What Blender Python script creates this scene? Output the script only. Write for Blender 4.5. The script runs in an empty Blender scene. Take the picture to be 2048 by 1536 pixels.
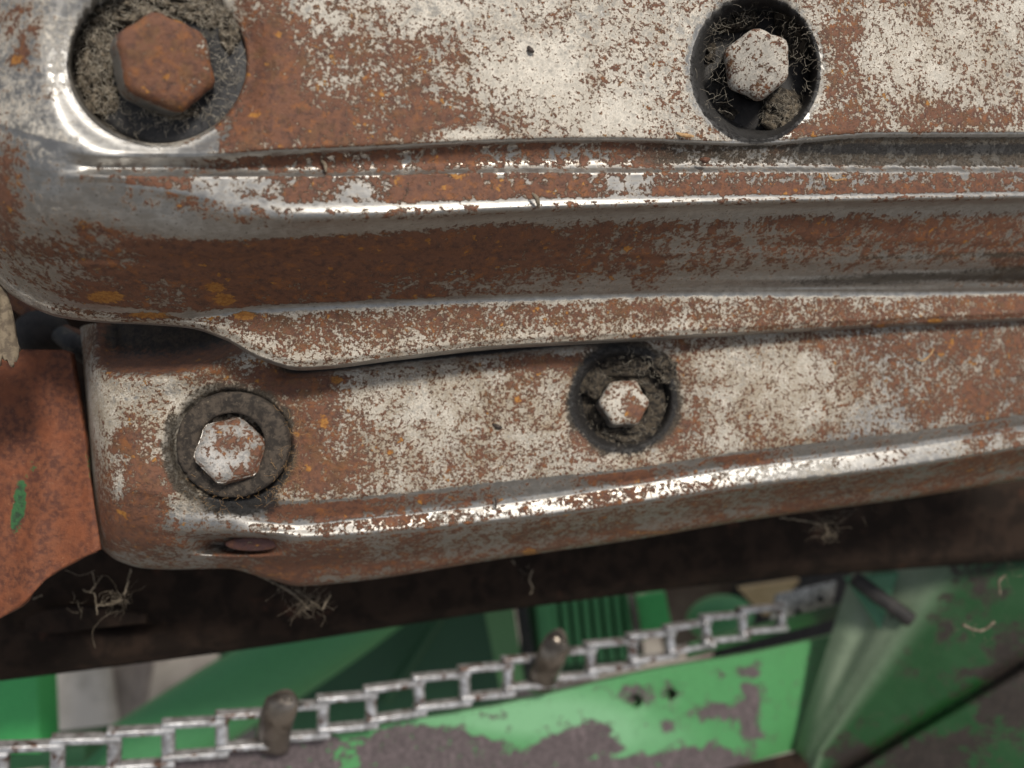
import bpy, math, random
import numpy as np
from mathutils import Matrix, Vector

random.seed(7); rng = np.random.default_rng(7)
sc = bpy.context.scene
col = sc.collection

# ------------------------------------------------------------------ camera, sky, sun
R35 = Matrix.Rotation(math.radians(35), 4, 'X')
CAM = Vector((0, 0, 1.1))
MW = Matrix.Translation(CAM) @ R35          # frame of the machine: x along the covers, y up the slope, z out of it
cam = bpy.data.cameras.new('camera'); co = bpy.data.objects.new('camera', cam); col.objects.link(co)
co.matrix_world = MW
F = 1547.0
cam.sensor_width = 36; cam.lens = F / 2048 * 36
cam.clip_start = 0.01; cam.clip_end = 200
cam.dof.use_dof = True; cam.dof.focus_distance = 0.196; cam.dof.aperture_fstop = 8.5
sc.camera = co

sun_l = Vector((0.34, 0.50, 0.80)).normalized()
sun_w = (R35.to_3x3() @ sun_l).normalized()
w = bpy.data.worlds.new('World'); sc.world = w; w.use_nodes = True
nt = w.node_tree
sky = nt.nodes.new('ShaderNodeTexSky'); sky.sky_type = 'NISHITA'; sky.sun_disc = False
sky.sun_elevation = math.asin(sun_w.z); sky.sun_rotation = math.atan2(sun_w.x, sun_w.y)
sky.air_density = 1.0; sky.dust_density = 3.0; sky.ozone_density = 0.6
hs = nt.nodes.new('ShaderNodeHueSaturation'); hs.inputs['Saturation'].default_value = 0.42     # thin bright haze over the whole sky
bgn = nt.nodes['Background']; nt.links.new(sky.outputs[0], hs.inputs['Color']); nt.links.new(hs.outputs[0], bgn.inputs[0]); bgn.inputs[1].default_value = 0.088
sl = bpy.data.lights.new('sun', 'SUN'); so = bpy.data.objects.new('sun', sl); col.objects.link(so)
sl.energy = 2.9; sl.angle = math.radians(10); sl.color = (1.0, 0.935, 0.84)
so.rotation_euler = sun_w.to_track_quat('Z', 'Y').to_euler(); so.location = (0, 0, 3)
vs = sc.view_settings; vs.view_transform = 'Standard'; vs.look = 'None'; vs.gamma = 1; vs.exposure = 0.1
sc.render.engine = 'CYCLES'; sc.cycles.use_denoising = True
sc.cycles.max_bounces = 6

# ------------------------------------------------------------------ numeric helpers (millimetres in the machine frame)
def pchip(xk, Y, x):
    xk = np.asarray(xk, float); Y = np.asarray(Y, float); x = np.clip(np.asarray(x, float), xk[0], xk[-1])
    h = np.diff(xk); sh = (-1,) + (1,) * (Y.ndim - 1)
    d = np.diff(Y, axis=0) / h.reshape(sh)
    m = np.zeros_like(Y)
    if len(xk) > 2:
        a, b = d[:-1], d[1:]
        w1 = (2 * h[1:] + h[:-1]).reshape(sh); w2 = (h[1:] + 2 * h[:-1]).reshape(sh)
        ok = a * b > 0
        with np.errstate(all='ignore'):
            m[1:-1] = np.where(ok, (w1 + w2) / (w1 / np.where(ok, a, 1) + w2 / np.where(ok, b, 1)), 0)
    m[0] = d[0]; m[-1] = d[-1]
    i = np.clip(np.searchsorted(xk, x, side='right') - 1, 0, len(xk) - 2)
    hh = h[i].reshape(sh); t = ((x - xk[i]) / h[i]).reshape(sh)
    return ((1 + 2*t) * (1-t)**2 * Y[i] + t * (1-t)**2 * hh * m[i] + t*t*(3-2*t) * Y[i+1] + t*t*(t-1) * hh * m[i+1])
def ss(a, b, x):
    t = np.clip((np.asarray(x, float) - a) / (b - a), 0, 1); return t*t*(3-2*t)
def vnoise(x, y, seed=0):
    r = np.random.default_rng(seed).random((64, 64))
    xi = np.floor(x).astype(int); yi = np.floor(y).astype(int); fx = x - xi; fy = y - yi
    fx = fx*fx*(3-2*fx); fy = fy*fy*(3-2*fy)
    g = lambda a, b: r[a % 64, b % 64]
    return (g(xi, yi)*(1-fx)*(1-fy) + g(xi+1, yi)*fx*(1-fy) + g(xi, yi+1)*(1-fx)*fy + g(xi+1, yi+1)*fx*fy) - .5
def fbm(x, y, seed=0, o=4):
    s = 0; a = 1.0
    for k in range(o):
        s = s + a * vnoise(x * 2**k + 13*k, y * 2**k + 7*k, seed + k); a *= .5
    return s
def P(u, v, D):                                   # a point D mm in front of the viewpoint on the line through (u, v)
    u = np.asarray(u, float); v = np.asarray(v, float); D = np.asarray(D, float)
    return np.stack(np.broadcast_arrays((u - 1024) / F * D, -(v - 768) / F * D, -D), -1)
def inv(u, a, b, Da, Db):                         # depth of a plane that recedes to the right
    return 1.0 / (1/Da + (1/Db - 1/Da) * (np.asarray(u, float) - a) / (b - a))
DU = lambda u: inv(np.clip(u, -400, 2700), 0, 2048, 152, 212)      # face of the upper cover
DL = lambda u: DU(u) + 51 - 8*np.clip((np.asarray(u)-900)/900, 0, 1)                                           # face of the lower cover
def blobs(u, v, L):
    s = 0
    for (a, b, ru, rv, amp) in L:
        s = s + amp * np.exp(-(((u-a)/ru)**2 + ((v-b)/rv)**2))
    return s

# ------------------------------------------------------------------ object helpers
def tag(o, label=None, cat=None, group=None, kind=None):
    for k, x in (('label', label), ('category', cat), ('group', group), ('kind', kind)):
        if x: o[k] = x
    return o
def thing(name, org, label, cat, group=None):     # Empty at the thing's base
    o = bpy.data.objects.new(name, None); o.empty_display_size = .01; col.objects.link(o)
    o.matrix_world = MW @ Matrix.Translation(Vector(org) * .001)
    o['org'] = [float(c) for c in org]
    return tag(o, label, cat, group)
def mesh(name, V, faces, mat, parent=None, attrs=None, smooth=True, root=None, solid=0, org=None):
    V = np.asarray(V, float).reshape(-1, 3)
    r = root or parent
    while r is not None and 'org' not in r.keys(): r = r.parent
    if r is not None: o0 = np.array(list(r['org']))
    else: o0 = np.array(org) if org is not None else np.array([V[:, 0].mean(), V[:, 1].min(), V[:, 2].mean()])
    me = bpy.data.meshes.new(name)
    me.from_pydata(((V - o0) * .001).tolist(), [], faces if isinstance(faces, list) else faces.tolist())
    me.update()
    if smooth: me.polygons.foreach_set('use_smooth', [True] * len(me.polygons))
    for k, a in (attrs or {}).items():
        at = me.attributes.new(k, 'FLOAT', 'POINT')
        at.data.foreach_set('value', np.broadcast_to(np.asarray(a, float), (len(V),)).ravel().astype(np.float32))
    me.materials.append(mat)
    o = bpy.data.objects.new(name, me); col.objects.link(o)
    if parent is not None: o.parent = parent
    else: o.matrix_world = MW @ Matrix.Translation(Vector(o0) * .001)
    if solid:
        m = o.modifiers.new('thickness', 'SOLIDIFY'); m.thickness = solid * .001; m.offset = -1
    return o
def gridf(nu, nv, flip=False, closeu=False):
    i, j = np.meshgrid(np.arange(nu if closeu else nu-1), np.arange(nv-1), indexing='ij')
    a = i*nv + j; b = ((i+1) % nu)*nv + j
    q = np.stack([a, a+1, b+1, b], -1).reshape(-1, 4)
    return q[:, ::-1] if flip else q
def basis(ax):
    z = np.array(ax, float); z /= np.linalg.norm(z)
    x = np.cross([0, 1, 0], z); x /= np.linalg.norm(x); return x, np.cross(z, x), z
class MB:
    def __init__(s): s.v = []; s.f = []; s.n = 0
    def add(s, V, Fc):
        V = np.asarray(V).reshape(-1, 3); s.v.append(V); s.f += [[int(i)+s.n for i in f] for f in Fc]; s.n += len(V)
    def tube(s, pts, r, n=8, caps=True, flat=1.0, up=(0, 0, 1)):
        pts = np.array(pts, float); r = np.broadcast_to(r, len(pts)); m = len(pts)
        T = np.gradient(pts, axis=0); T /= np.linalg.norm(T, axis=1)[:, None] + 1e-9
        rings = []
        for k in range(m):
            u = np.cross(T[k], up); 
            if np.linalg.norm(u) < .1: u = np.cross(T[k], (1, .2, .1))
            u /= np.linalg.norm(u); b = np.cross(T[k], u)
            a = np.arange(n) * 2*math.pi/n
            rings.append(pts[k] + r[k]*(np.cos(a)[:, None]*u + flat*np.sin(a)[:, None]*b))
        fc = [[k*n+i, k*n+(i+1) % n, (k+1)*n+(i+1) % n, (k+1)*n+i] for k in range(m-1) for i in range(n)]
        if caps: fc += [list(range(n))[::-1], [(m-1)*n+i for i in range(n)]]
        s.add(np.concatenate(rings), fc)
    def box(s, c, X, Y, Z):                       # centre and three half-vectors
        c, X, Y, Z = map(np.array, (c, X, Y, Z))
        V = [c+a*X+b*Y+d*Z for d in (-1, 1) for a, b in ((-1, -1), (1, -1), (1, 1), (-1, 1))]
        s.add(V, [[3, 2, 1, 0], [4, 5, 6, 7], [0, 1, 5, 4], [1, 2, 6, 5], [2, 3, 7, 6], [3, 0, 4, 7]])
    def build(s, name, mat, parent=None, bevel=0, **k):
        o = mesh(name, np.concatenate(s.v), s.f, mat, parent, **k)
        if bevel:
            b = o.modifiers.new('bevel', 'BEVEL'); b.width = bevel*.001; b.segments = 2; b.limit_method = 'ANGLE'
        return o

# ------------------------------------------------------------------ materials
class NB:
    def __init__(s, name):
        s.m = bpy.data.materials.new(name); s.m.use_nodes = True; s.t = s.m.node_tree; s.b = s.t.nodes['Principled BSDF']
        tc = s.t.nodes.new('ShaderNodeTexCoord'); mp = s.t.nodes.new('ShaderNodeVectorMath'); mp.operation = 'SCALE'
        mp.inputs[3].default_value = 1000; s.t.links.new(tc.outputs['Object'], mp.inputs[0]); s.mm = mp.outputs[0]
    def L(s, a, b):
        if hasattr(a, 'is_output') or isinstance(a, bpy.types.NodeSocket): s.t.links.new(a, b)
        else: b.default_value = a
    def noise(s, scale, detail=4, rough=.55, stretch=None, dist=0, off=0):
        n = s.t.nodes.new('ShaderNodeTexNoise'); n.inputs['Scale'].default_value = scale; n.inputs['Detail'].default_value = detail
        n.inputs['Roughness'].default_value = rough; n.inputs['Distortion'].default_value = dist
        c = s.mm
        if stretch or off:
            m = s.t.nodes.new('ShaderNodeMapping'); m.inputs['Scale'].default_value = stretch or (1, 1, 1)
            m.inputs['Location'].default_value = (off, off*1.7, off*.6); s.t.links.new(c, m.inputs[0]); c = m.outputs[0]
        s.t.links.new(c, n.inputs['Vector']); return n.outputs['Fac']
    def vor(s, scale, feat='F1'):
        n = s.t.nodes.new('ShaderNodeTexVoronoi'); n.inputs['Scale'].default_value = scale; n.feature = feat
        s.t.links.new(s.mm, n.inputs['Vector']); return n.outputs['Distance']
    def math(s, op, a, b=0.0, c=None, clamp=False):
        n = s.t.nodes.new('ShaderNodeMath'); n.operation = op; n.use_clamp = clamp; s.L(a, n.inputs[0]); s.L(b, n.inputs[1])
        if c is not None: s.L(c, n.inputs[2])
        return n.outputs[0]
    def step(s, x, lo, hi):
        n = s.t.nodes.new('ShaderNodeMapRange'); n.interpolation_type = 'SMOOTHSTEP'; s.L(x, n.inputs[0])
        n.inputs[1].default_value = lo; n.inputs[2].default_value = hi; return n.outputs[0]
    def mix(s, f, a, b):
        n = s.t.nodes.new('ShaderNodeMix'); n.data_type = 'RGBA'; s.L(f, n.inputs[0])
        s.L(a if not isinstance(a, tuple) else a + (1,), n.inputs[6]); s.L(b if not isinstance(b, tuple) else b + (1,), n.inputs[7]); return n.outputs[2]
    def mixf(s, f, a, b):
        n = s.t.nodes.new('ShaderNodeMix'); n.data_type = 'FLOAT'; s.L(f, n.inputs[0]); s.L(a, n.inputs[2]); s.L(b, n.inputs[3]); return n.outputs[0]
    def attr(s, name):
        n = s.t.nodes.new('ShaderNodeAttribute'); n.attribute_name = name; return n.outputs['Fac']
    def bump(s, h, dist, strength=1.0):
        n = s.t.nodes.new('ShaderNodeBump'); n.inputs['Distance'].default_value = dist*.001; n.inputs['Strength'].default_value = strength
        s.L(h, n.inputs['Height']); s.t.links.new(n.outputs[0], s.b.inputs['Normal'])
    def set(s, color=None, rough=None, metal=None, spec=None):
        for k, x in (('Base Color', color), ('Roughness', rough), ('Metallic', metal), ('Specular IOR Level', spec)):
            if x is None: continue
            if isinstance(x, tuple): x = x + (1,)
            s.L(x, s.b.inputs[k])
        return s.m

def rusted(name, rust0=0.0, crust0=0.0, scale=1.0, use_attr=True, red=(0.158, 0.071, 0.036), base=(0.38, 0.372, 0.355), crustc=(0.75, 0.70, 0.61), dirt0=0.0, rough0=.35):
    """Plated pressed steel: bright metal, a pale chalky bloom ('crust'), rust in patches and in freckles, dirt."""
    n = NB(name)
    big = n.noise(.085*scale, 5, .6, dist=.6)
    mid = n.noise(.42*scale, 5, .62, dist=.5, off=31)
    fine = n.noise(1.05*scale, 6, .70, off=77, dist=.08)
    grit = n.noise(4.2*scale, 3, .7, off=11)
    co = n.attr('coarse') if use_attr else 0.0
    ra = n.attr('rust') if use_attr else rust0
    ca = n.attr('crust') if use_attr else crust0
    da = n.attr('dirt') if use_attr else dirt0
    # freckled rust (crusty areas) against patchy rust (smooth areas)
    xf = n.noise(2.7*scale, 3, .6, dist=.3, off=140)
    freck = n.math('ADD', n.math('ADD', n.math('MULTIPLY', fine, .85), n.math('MULTIPLY', xf, .30)), n.math('ADD', n.math('MULTIPLY', mid, .35), n.math('MULTIPLY', n.math('SUBTRACT', big, .5), .20)))
    freck = n.math('SUBTRACT', freck, .25)
    patch = n.math('SUBTRACT', n.math('ADD', n.math('MULTIPLY', fine, .48), n.math('ADD', n.math('MULTIPLY', mid, .52), n.math('MULTIPLY', big, .32))), .16)
    blend = n.mixf(n.math('SUBTRACT', n.step(ca, .2, .8), co, clamp=True), patch, freck)
    rr = n.math('ADD', blend, n.math('MULTIPLY', n.math('SUBTRACT', ra, .5), .36))
    rr = n.math('ADD', rr, n.math('MULTIPLY', n.math('SUBTRACT', grit, .5), .05))
    rust = n.step(rr, .474, .543)
    halo = n.step(rr, .42, .515)
    # colours
    vr = n.noise(.55*scale, 5, .7, off=5)
    rc = n.mix(n.step(vr, .34, .56), (red[0]*.62, red[1]*.72, red[2]*1.05), (red[0]*1.12, red[1]*1.15, red[2]*1.35))
    rc = n.mix(n.step(n.noise(.30*scale, 5, .7, off=66), .52, .66), rc, (red[0]*1.55, red[1]*1.42, red[2]*1.15))
    deep = n.step(n.noise(2.1*scale, 3, .6, off=9), .56, .7)
    rc = n.mix(n.math('MULTIPLY', deep, .55), rc, (.08, .035, .027))
    rc = n.mix(n.math('MULTIPLY', n.math('MULTIPLY', n.step(ca, .4, .8), n.step(n.noise(.25*scale, 4, .6, off=41), .50, .64)), .6), rc, n.mix(n.step(vr, .4, .6), (.10, .052, .026), (.17, .095, .045)))
    och = n.step(n.noise(.33*scale, 3, .5, off=55), .66, .70)
    och2 = n.math('MAXIMUM', och, n.step(n.math('ADD', n.attr('ochre'), n.math('MULTIPLY', n.math('SUBTRACT', fine, .5), 1.6)), .40, .62) if use_attr else 0.0)
    ochc = n.mix(n.step(fine, .4, .6), (.30, .12, .022), (.46, .22, .05))
    rc = n.mix(n.math('MULTIPLY', och2, .8, clamp=True), rc, ochc)
    cr = n.step(n.math('ADD', n.math('MULTIPLY', n.math('SUBTRACT', n.math('ADD', n.math('MULTIPLY', fine, .5), n.math('MULTIPLY', mid, .5)), .5), 1.3), ca), .38, .62)
    cc = n.mix(n.step(n.math('ADD', n.math('MULTIPLY', fine, .5), n.math('MULTIPLY', mid, .5)), .40, .60), tuple(c*.58 for c in crustc), crustc)
    if use_attr: cc = n.mix(n.math('MULTIPLY', n.attr('grime'), n.step(n.math('ADD', n.math('MULTIPLY', xf, .5), n.math('MULTIPLY', big, .5)), .38, .58)), cc, (.30, .245, .17))
    cc = n.mix(n.math('MULTIPLY', n.step(grit, .5, .7), .35), cc, (.33, .27, .20))
    scr = n.noise(1.1*scale, 4, .7, stretch=(.07, 1.3, 1.3), off=60)
    mc = n.mix(n.step(mid, .35, .65), tuple(c*.76 for c in base), base)
    mc = n.mix(n.math('MULTIPLY', n.step(scr, .50, .66), .45), mc, (.26, .235, .20))
    c = n.mix(cr, mc, cc)
    stain = n.step(n.math('ADD', n.math('ADD', n.math('MULTIPLY', mid, .6), n.math('MULTIPLY', big, .4)), n.math('MULTIPLY', n.math('SUBTRACT', ra, .46), .5)), .46, .64)
    c = n.mix(n.math('MULTIPLY', stain, .55), c, n.mix(n.step(vr, .4, .6), (.40, .27, .155), (.30, .19, .115)))
    c = n.mix(n.math('MULTIPLY', halo, .42), c, (.34, .25, .155))
    c = n.mix(rust, c, rc)
    spk = n.step(n.noise(1.9*scale, 2, .5, off=101), .665, .70)
    c = n.mix(n.math('MULTIPLY', spk, .75), c, (.060, .038, .026))
    dm = n.step(n.math('ADD', da, n.math('MULTIPLY', n.math('SUBTRACT', n.math('ADD', n.math('MULTIPLY', fine, .6), n.math('MULTIPLY', mid, .4)), .5), 1.4)), .36, .66)
    dc = n.mix(n.step(grit, .42, .62), (.030, .026, .021), (.105, .088, .064))
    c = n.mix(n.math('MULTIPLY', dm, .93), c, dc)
    so = n.step(n.math('ADD', n.attr('darken') if use_attr else 0.0, n.math('MULTIPLY', n.math('SUBTRACT', n.math('ADD', n.math('MULTIPLY', fine, .5), n.math('MULTIPLY', mid, .5)), .5), 1.3)), .34, .62)  # near-black mask: painted shade and other dark places
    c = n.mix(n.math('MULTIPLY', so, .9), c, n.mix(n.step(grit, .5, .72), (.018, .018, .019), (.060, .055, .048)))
    dm = n.math('MAXIMUM', dm, so)
    solid = n.math('MAXIMUM', n.math('MAXIMUM', rust, n.math('MULTIPLY', cr, .92)), dm)
    metal = n.mixf(solid, .80, 0.0)
    rough = n.mixf(solid, n.math('ADD', n.mixf(n.step(mid, .4, .65), rough0, rough0+.16), n.math('MULTIPLY', n.step(scr, .45, .62), .12)), .62)
    rough = n.mixf(n.math('MULTIPLY', rust, n.math('SUBTRACT', 1, n.step(grit, .5, .58))), rough, .42)
    h = n.math('ADD', n.math('MULTIPLY', rust, n.math('ADD', .35, n.math('MULTIPLY', fine, .9))), n.math('MULTIPLY', cr, n.math('MULTIPLY', fine, .9)))
    h = n.math('ADD', h, n.math('MULTIPLY', n.math('MULTIPLY', solid, grit), .55))
    h = n.math('ADD', h, n.math('MULTIPLY', mid, .12))
    n.bump(h, .18/scale**.3, 1.0)
    return n.set(c, rough, metal, n.mixf(rust, .5, .22))

M = {}
M['cover'] = rusted('weathered_plate')
M['bolt_rust'] = rusted('rusty_bolt', .93, .6, 1.0, False)
M['bolt_pale'] = rusted('pale_bolt', .42, .95, 1.0, False)
M['bolt_plate'] = rusted('plated_bolt', .40, .75, .8, False, crustc=(.56, .54, .52))
def simple(name, c1, c2, scale, rough=.8, metal=0, bump=.2, c3=None, sc3=.3, lo=.4, hi=.6, t3=(.6, .66)):
    n = NB(name); a = n.noise(scale, 5, .65, dist=.3)
    c = n.mix(n.step(a, lo, hi), c1, c2)
    if c3: c = n.mix(n.step(n.noise(sc3, 5, .6, off=21, dist=.4), *t3), c, c3)
    n.bump(n.math('ADD', a, n.math('MULTIPLY', n.noise(scale*4, 3, .6), .5)), bump)
    return n.set(c, rough, metal)
M['rubber'] = simple('slate_rubber', (.016, .0165, .018), (.034, .033, .033), .9, .6, 0, .12, (.09, .08, .062), .35, t3=(.56, .70))
M['dirt'] = simple('packed_dirt', (.040, .032, .023), (.19, .155, .11), .9, 1, 0, .5)
M['dirt_dark'] = simple('dark_packed_dirt', (.018, .015, .012), (.085, .068, .048), .7, 1, 0, .5)
M['washer_dirty'] = simple('dirty_washer_rubber', (.024, .019, .015), (.072, .056, .042), .45, .9, 0, .25, (.21, .17, .12), 1.6, t3=(.62, .72))
M['fluff'] = simple('grey_fluff', (.30, .26, .20), (.52, .47, .38), .8, .9, 0, .1)
M['web'] = simple('dusty_web', (.095, .075, .050), (.22, .18, .13), .5, .9, 0, .1)
M['straw'] = simple('straw', (.30, .17, .07), (.48, .30, .14), .8, .7, 0, .1)
M['hair'] = simple('dark_fibre', (.03, .022, .018), (.07, .05, .04), .8, .7, 0, .1)
M['wood'] = simple('weathered_wood', (.11, .085, .06), (.20, .16, .11), .5, .9, 0, .12)
M['black'] = simple('dark_oily_steel', (.012, .011, .011), (.028, .024, .022), .2, .7, 0, .2)
M['beam'] = simple('brown_black_steel', (.013, .0082, .0055), (.027, .0165, .011), .10, .9, 0, .4, (.062, .028, .017), .055, t3=(.60, .72))  # dark brown paint, taken darker to make up for shade the scene lacks
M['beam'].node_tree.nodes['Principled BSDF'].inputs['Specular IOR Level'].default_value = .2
M['steel'] = simple('bare_chain_steel', (.30, .295, .295), (.58, .58, .59), .28, .36, .65, .12, (.12, .070, .05), .16, t3=(.54, .62))
M['steel_dark'] = simple('dark_chain_steel', (.10, .085, .07), (.24, .21, .18), .10, .27, .75, .03)
M['tan'] = simple('tan_paint', (.58, .42, .22), (.66, .50, .28), .05, .7, 0, .1)
M['concrete'] = simple('concrete', (.17, .15, .125), (.26, .235, .20), .01, .95, 0, 2, (.12, .09, .08), .012, t3=(.5, .6))
def paint(name, g, rust=(.095, .075, .078), attr=True, thr=.5, scale=.12, rough=.5, chalk_sheen=None):
    n = NB(name); a = n.noise(scale, 6, .62, dist=.5); b = n.noise(scale*5, 5, .6, off=4)
    x = n.math('ADD', n.math('MULTIPLY', n.math('SUBTRACT', n.math('ADD', n.math('MULTIPLY', a, .38), n.math('ADD', n.math('MULTIPLY', b, .36), n.math('MULTIPLY', n.noise(scale*2.2, 5, .7, dist=.8, off=17), .26))), .5), 2.3), .5)
    if attr: x = n.math('ADD', x, n.math('MULTIPLY', n.math('SUBTRACT', n.attr('rust'), .5), .6))
    m = n.step(x, thr, thr+.03); ed = n.step(x, thr-.03, thr+.01)
    gc = n.mix(n.step(b, .35, .65), tuple(c*.86 for c in g), g)
    if chalk_sheen: gc = n.mix(n.attr('chalk_sheen'), gc, chalk_sheen)
    gc = n.mix(n.math('MULTIPLY', ed, .4), gc, (.14, .13, .08))
    rc = n.mix(n.step(b, .35, .7), tuple(c*.6 for c in rust), tuple(c*1.35 for c in rust))
    rc = n.mix(n.math('MULTIPLY', n.step(n.noise(scale*3, 5, .7, stretch=(1, .3, 1), off=33), .52, .66), .5), rc, tuple(c*2.1 for c in rust))
    gc = n.mix(n.math('MULTIPLY', n.step(n.noise(scale*2, 6, .75, off=90, dist=1), .52, .72), .45), gc, tuple(c*.45+.02 for c in g))
    n.bump(n.math('ADD', n.math('MULTIPLY', m, -1), b), .25)
    return n.set(n.mix(m, gc, rc), n.mixf(m, rough, .7), 0)
M['green_rail'] = paint('green_rail_paint', (.075, .27, .095), attr=True, chalk_sheen=(.19, .41, .22))
M['green_shaded'] = paint('shaded_green_paint', (.012, .068, .016), (.026, .019, .015), attr=True, chalk_sheen=(.24, .30, .21))  # plate's shade put into the darker green; chalk value paints the fold's sheen
M['green_mid'] = paint('green_tube_paint', (.09, .33, .125), attr=False, thr=.9)
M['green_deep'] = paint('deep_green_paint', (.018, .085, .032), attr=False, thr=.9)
M['green_bright'] = paint('bright_green_paint', (.08, .50, .14), attr=False, thr=.9)
M['green_olive'] = paint('olive_green_paint', (.12, .28, .11), attr=False, thr=.9)
M['green_pale'] = paint('pale_green_paint', (.125, .165, .11), attr=False, thr=.9)
M['green_mint'] = paint('mint_green_paint', (.085, .26, .14), attr=False, thr=.9)
# side plate: rust with remains of green
n = NB('orange_rust_plate'); a = n.noise(.5, 6, .65); b = n.noise(.09, 4, .6); g = n.noise(2.6, 3, .6)
c = n.mix(n.step(a, .38, .62), (.085, .026, .013), (.185, .060, .024)); c = n.mix(n.math('MULTIPLY', n.step(b, .45, .65), .6), c, (.22, .062, .02))
c = n.mix(n.step(g, .66, .74), c, (.45, .26, .14))
gm = n.step(n.math('ADD', n.attr('paint'), n.math('MULTIPLY', n.math('SUBTRACT', a, .5), 1.2)), .45, .55)
c = n.mix(gm, c, n.mix(n.step(a, .4, .55), (.02, .045, .02), (.03, .11, .035)))
n.bump(n.math('ADD', a, n.math('MULTIPLY', g, .5)), .35); M['orange'] = n.set(c, .7, 0)

# ------------------------------------------------------------------ lofted pressed sheets
def loft(keys, counts, us):
    """keys: {u: [(v, h), ...]}; returns U, V, H, K grids (columns along u, rows down the section)."""
    uk = sorted(keys); A = np.array([keys[k] for k in uk], float)      # (nk, m, 2)
    cols = pchip(uk, A, us)                                            # (nu, m, 2)
    t = np.concatenate([np.linspace(k, k+1, c, endpoint=False) for k, c in enumerate(counts)] + [[len(counts)]])
    S = pchip(np.arange(A.shape[1]), np.transpose(cols, (1, 0, 2)), t) # (nt, nu, 2)
    S = np.transpose(S, (1, 0, 2))
    U = np.repeat(us[:, None], len(t), 1)
    return U, S[..., 0], S[..., 1], np.repeat(t[None], len(us), 0)

HU = [0, 0, 0, -.5, -2.8, -4.4, -3.9, -2.2, -2.7, -3.2, -7.5, -20, -33.5, -35.5, -36.5, -37.6, -42]
def sec(vs, hs=HU): return list(zip(vs, hs))
KU = {
 -260: sec([-700, 60, 160, 190, 210, 230, 250, 265, 285, 300, 320, 360, 400, 410, 418, 424, 428], [-60, -52, -53, -54, -55, -56, -57, -58, -60, -61, -63, -68, -74, -76, -78, -79, -84]),
 -60:  sec([-700, 80, 200, 230, 255, 275, 295, 312, 335, 350, 375, 420, 468, 482, 494, 504, 508], [-22, -15, -15.5, -16, -16.6, -17, -17.8, -18.5, -20, -21, -23, -29, -38, -41, -44, -47, -52]),
 20:   sec([-700, 100, 230, 262, 285, 305, 325, 340, 365, 385, 415, 475, 535, 555, 570, 585, 588], [-9, -6, -6.2, -6.6, -7, -7.5, -8, -8.6, -10, -11.3, -13.5, -21, -31, -34.5, -38, -41, -46]),
 120:  sec([-700, 110, 260, 290, 308, 326, 340, 350, 368, 388, 425, 500, 585, 605, 620, 632, 635], [-2, -.8, -1, -1.4, -2, -2.7, -3.1, -3.3, -4.2, -5.3, -8, -17, -31, -34.5, -37.5, -40, -45]),
 200:  sec([-700, 115, 285, 308, 322, 336, 344, 352, 366, 388, 430, 515, 604, 620, 632, 642, 645], [0, 0, -.3, -.8, -2.2, -3.8, -3.2, -2.3, -3.2, -4.6, -7.6, -17, -31, -34.5, -37, -39.5, -44]),
 300:  sec([-700, 120, 302, 312, 324, 337, 346, 355, 374, 396, 450, 530, 614, 628, 638, 647, 650], [0, 0, 0, -.6, -2.6, -4.3, -3.6, -2.2, -2.7, -4.0, -7.6, -18, -31.5, -34.5, -37, -39.3, -44]),
 380:  sec([-700, 120, 300, 312, 324, 337, 346, 355, 384, 408, 462, 538, 620, 634, 644, 654, 657], [0, 0, 0, -.6, -2.6, -4.3, -3.6, -2.3, -2.5, -3.8, -7.6, -18.5, -32, -34.8, -36.8, -39, -43.5]),
 450:  sec([-700, 120, 298, 309, 322, 336, 346, 355, 394, 420, 466, 540, 612, 628, 656, 676, 680]),
 520:  sec([-700, 120, 292, 304, 318, 336, 346, 355, 401, 428, 465, 536, 606, 622, 688, 714, 719]),
 600:  sec([-700, 120, 288, 300, 314, 335, 346, 356, 408, 435, 460, 530, 602, 617, 716, 735, 741]),
 800:  sec([-700, 110, 280, 291, 303, 329, 342, 353, 407, 431, 450, 520, 594, 608, 696, 714, 720]),
 1000: sec([-700, 100, 270, 281, 293, 323, 337, 349, 400, 421, 436, 510, 586, 600, 674, 692, 698]),
 1200: sec([-700, 95, 266, 277, 290, 321, 336, 350, 396, 414, 428, 507, 580, 594, 664, 681, 687]),
 1500: sec([-700, 90, 272, 286, 296, 320, 334, 350, 391, 405, 418, 504, 574, 588, 648, 664, 670]),
 1750: sec([-700, 85, 255, 267, 284, 318, 334, 350, 388, 400, 412, 502, 572, 588, 634, 650, 656]),
 2048: sec([-700, 80, 254, 267, 283, 317, 334, 350, 384, 395, 407, 498, 568, 586, 622, 636, 642]),
 2500: sec([-700, 75, 222, 246, 270, 314, 332, 348, 376, 386, 397, 486, 552, 570, 600, 612, 618]),
}
CU = [34, 90, 52, 8, 12, 14, 8, 8, 18, 10, 10, 26, 26, 8, 30, 9, 4]
CU = [34, 90, 60, 8, 12, 14, 8, 8, 18, 10, 12, 26, 26, 8, 34, 9]
us = np.concatenate([np.arange(-260, 0, 12), np.arange(0, 2060, 3.4), np.arange(2060, 2501, 20)])
U, V, H, K = loft(KU, CU, us)
H = H + .3*fbm(U/420, V/300, 3, 3) + .10*fbm(U/60, V/60, 4, 3)
H += .42*np.exp(-((K-8.72)/.42)**2)*ss(450, 700, U) + .25*np.exp(-((K-6.6)/.35)**2)*ss(450, 700, U)
H += .55*np.exp(-((K-14.15)/.28)**2)
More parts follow.
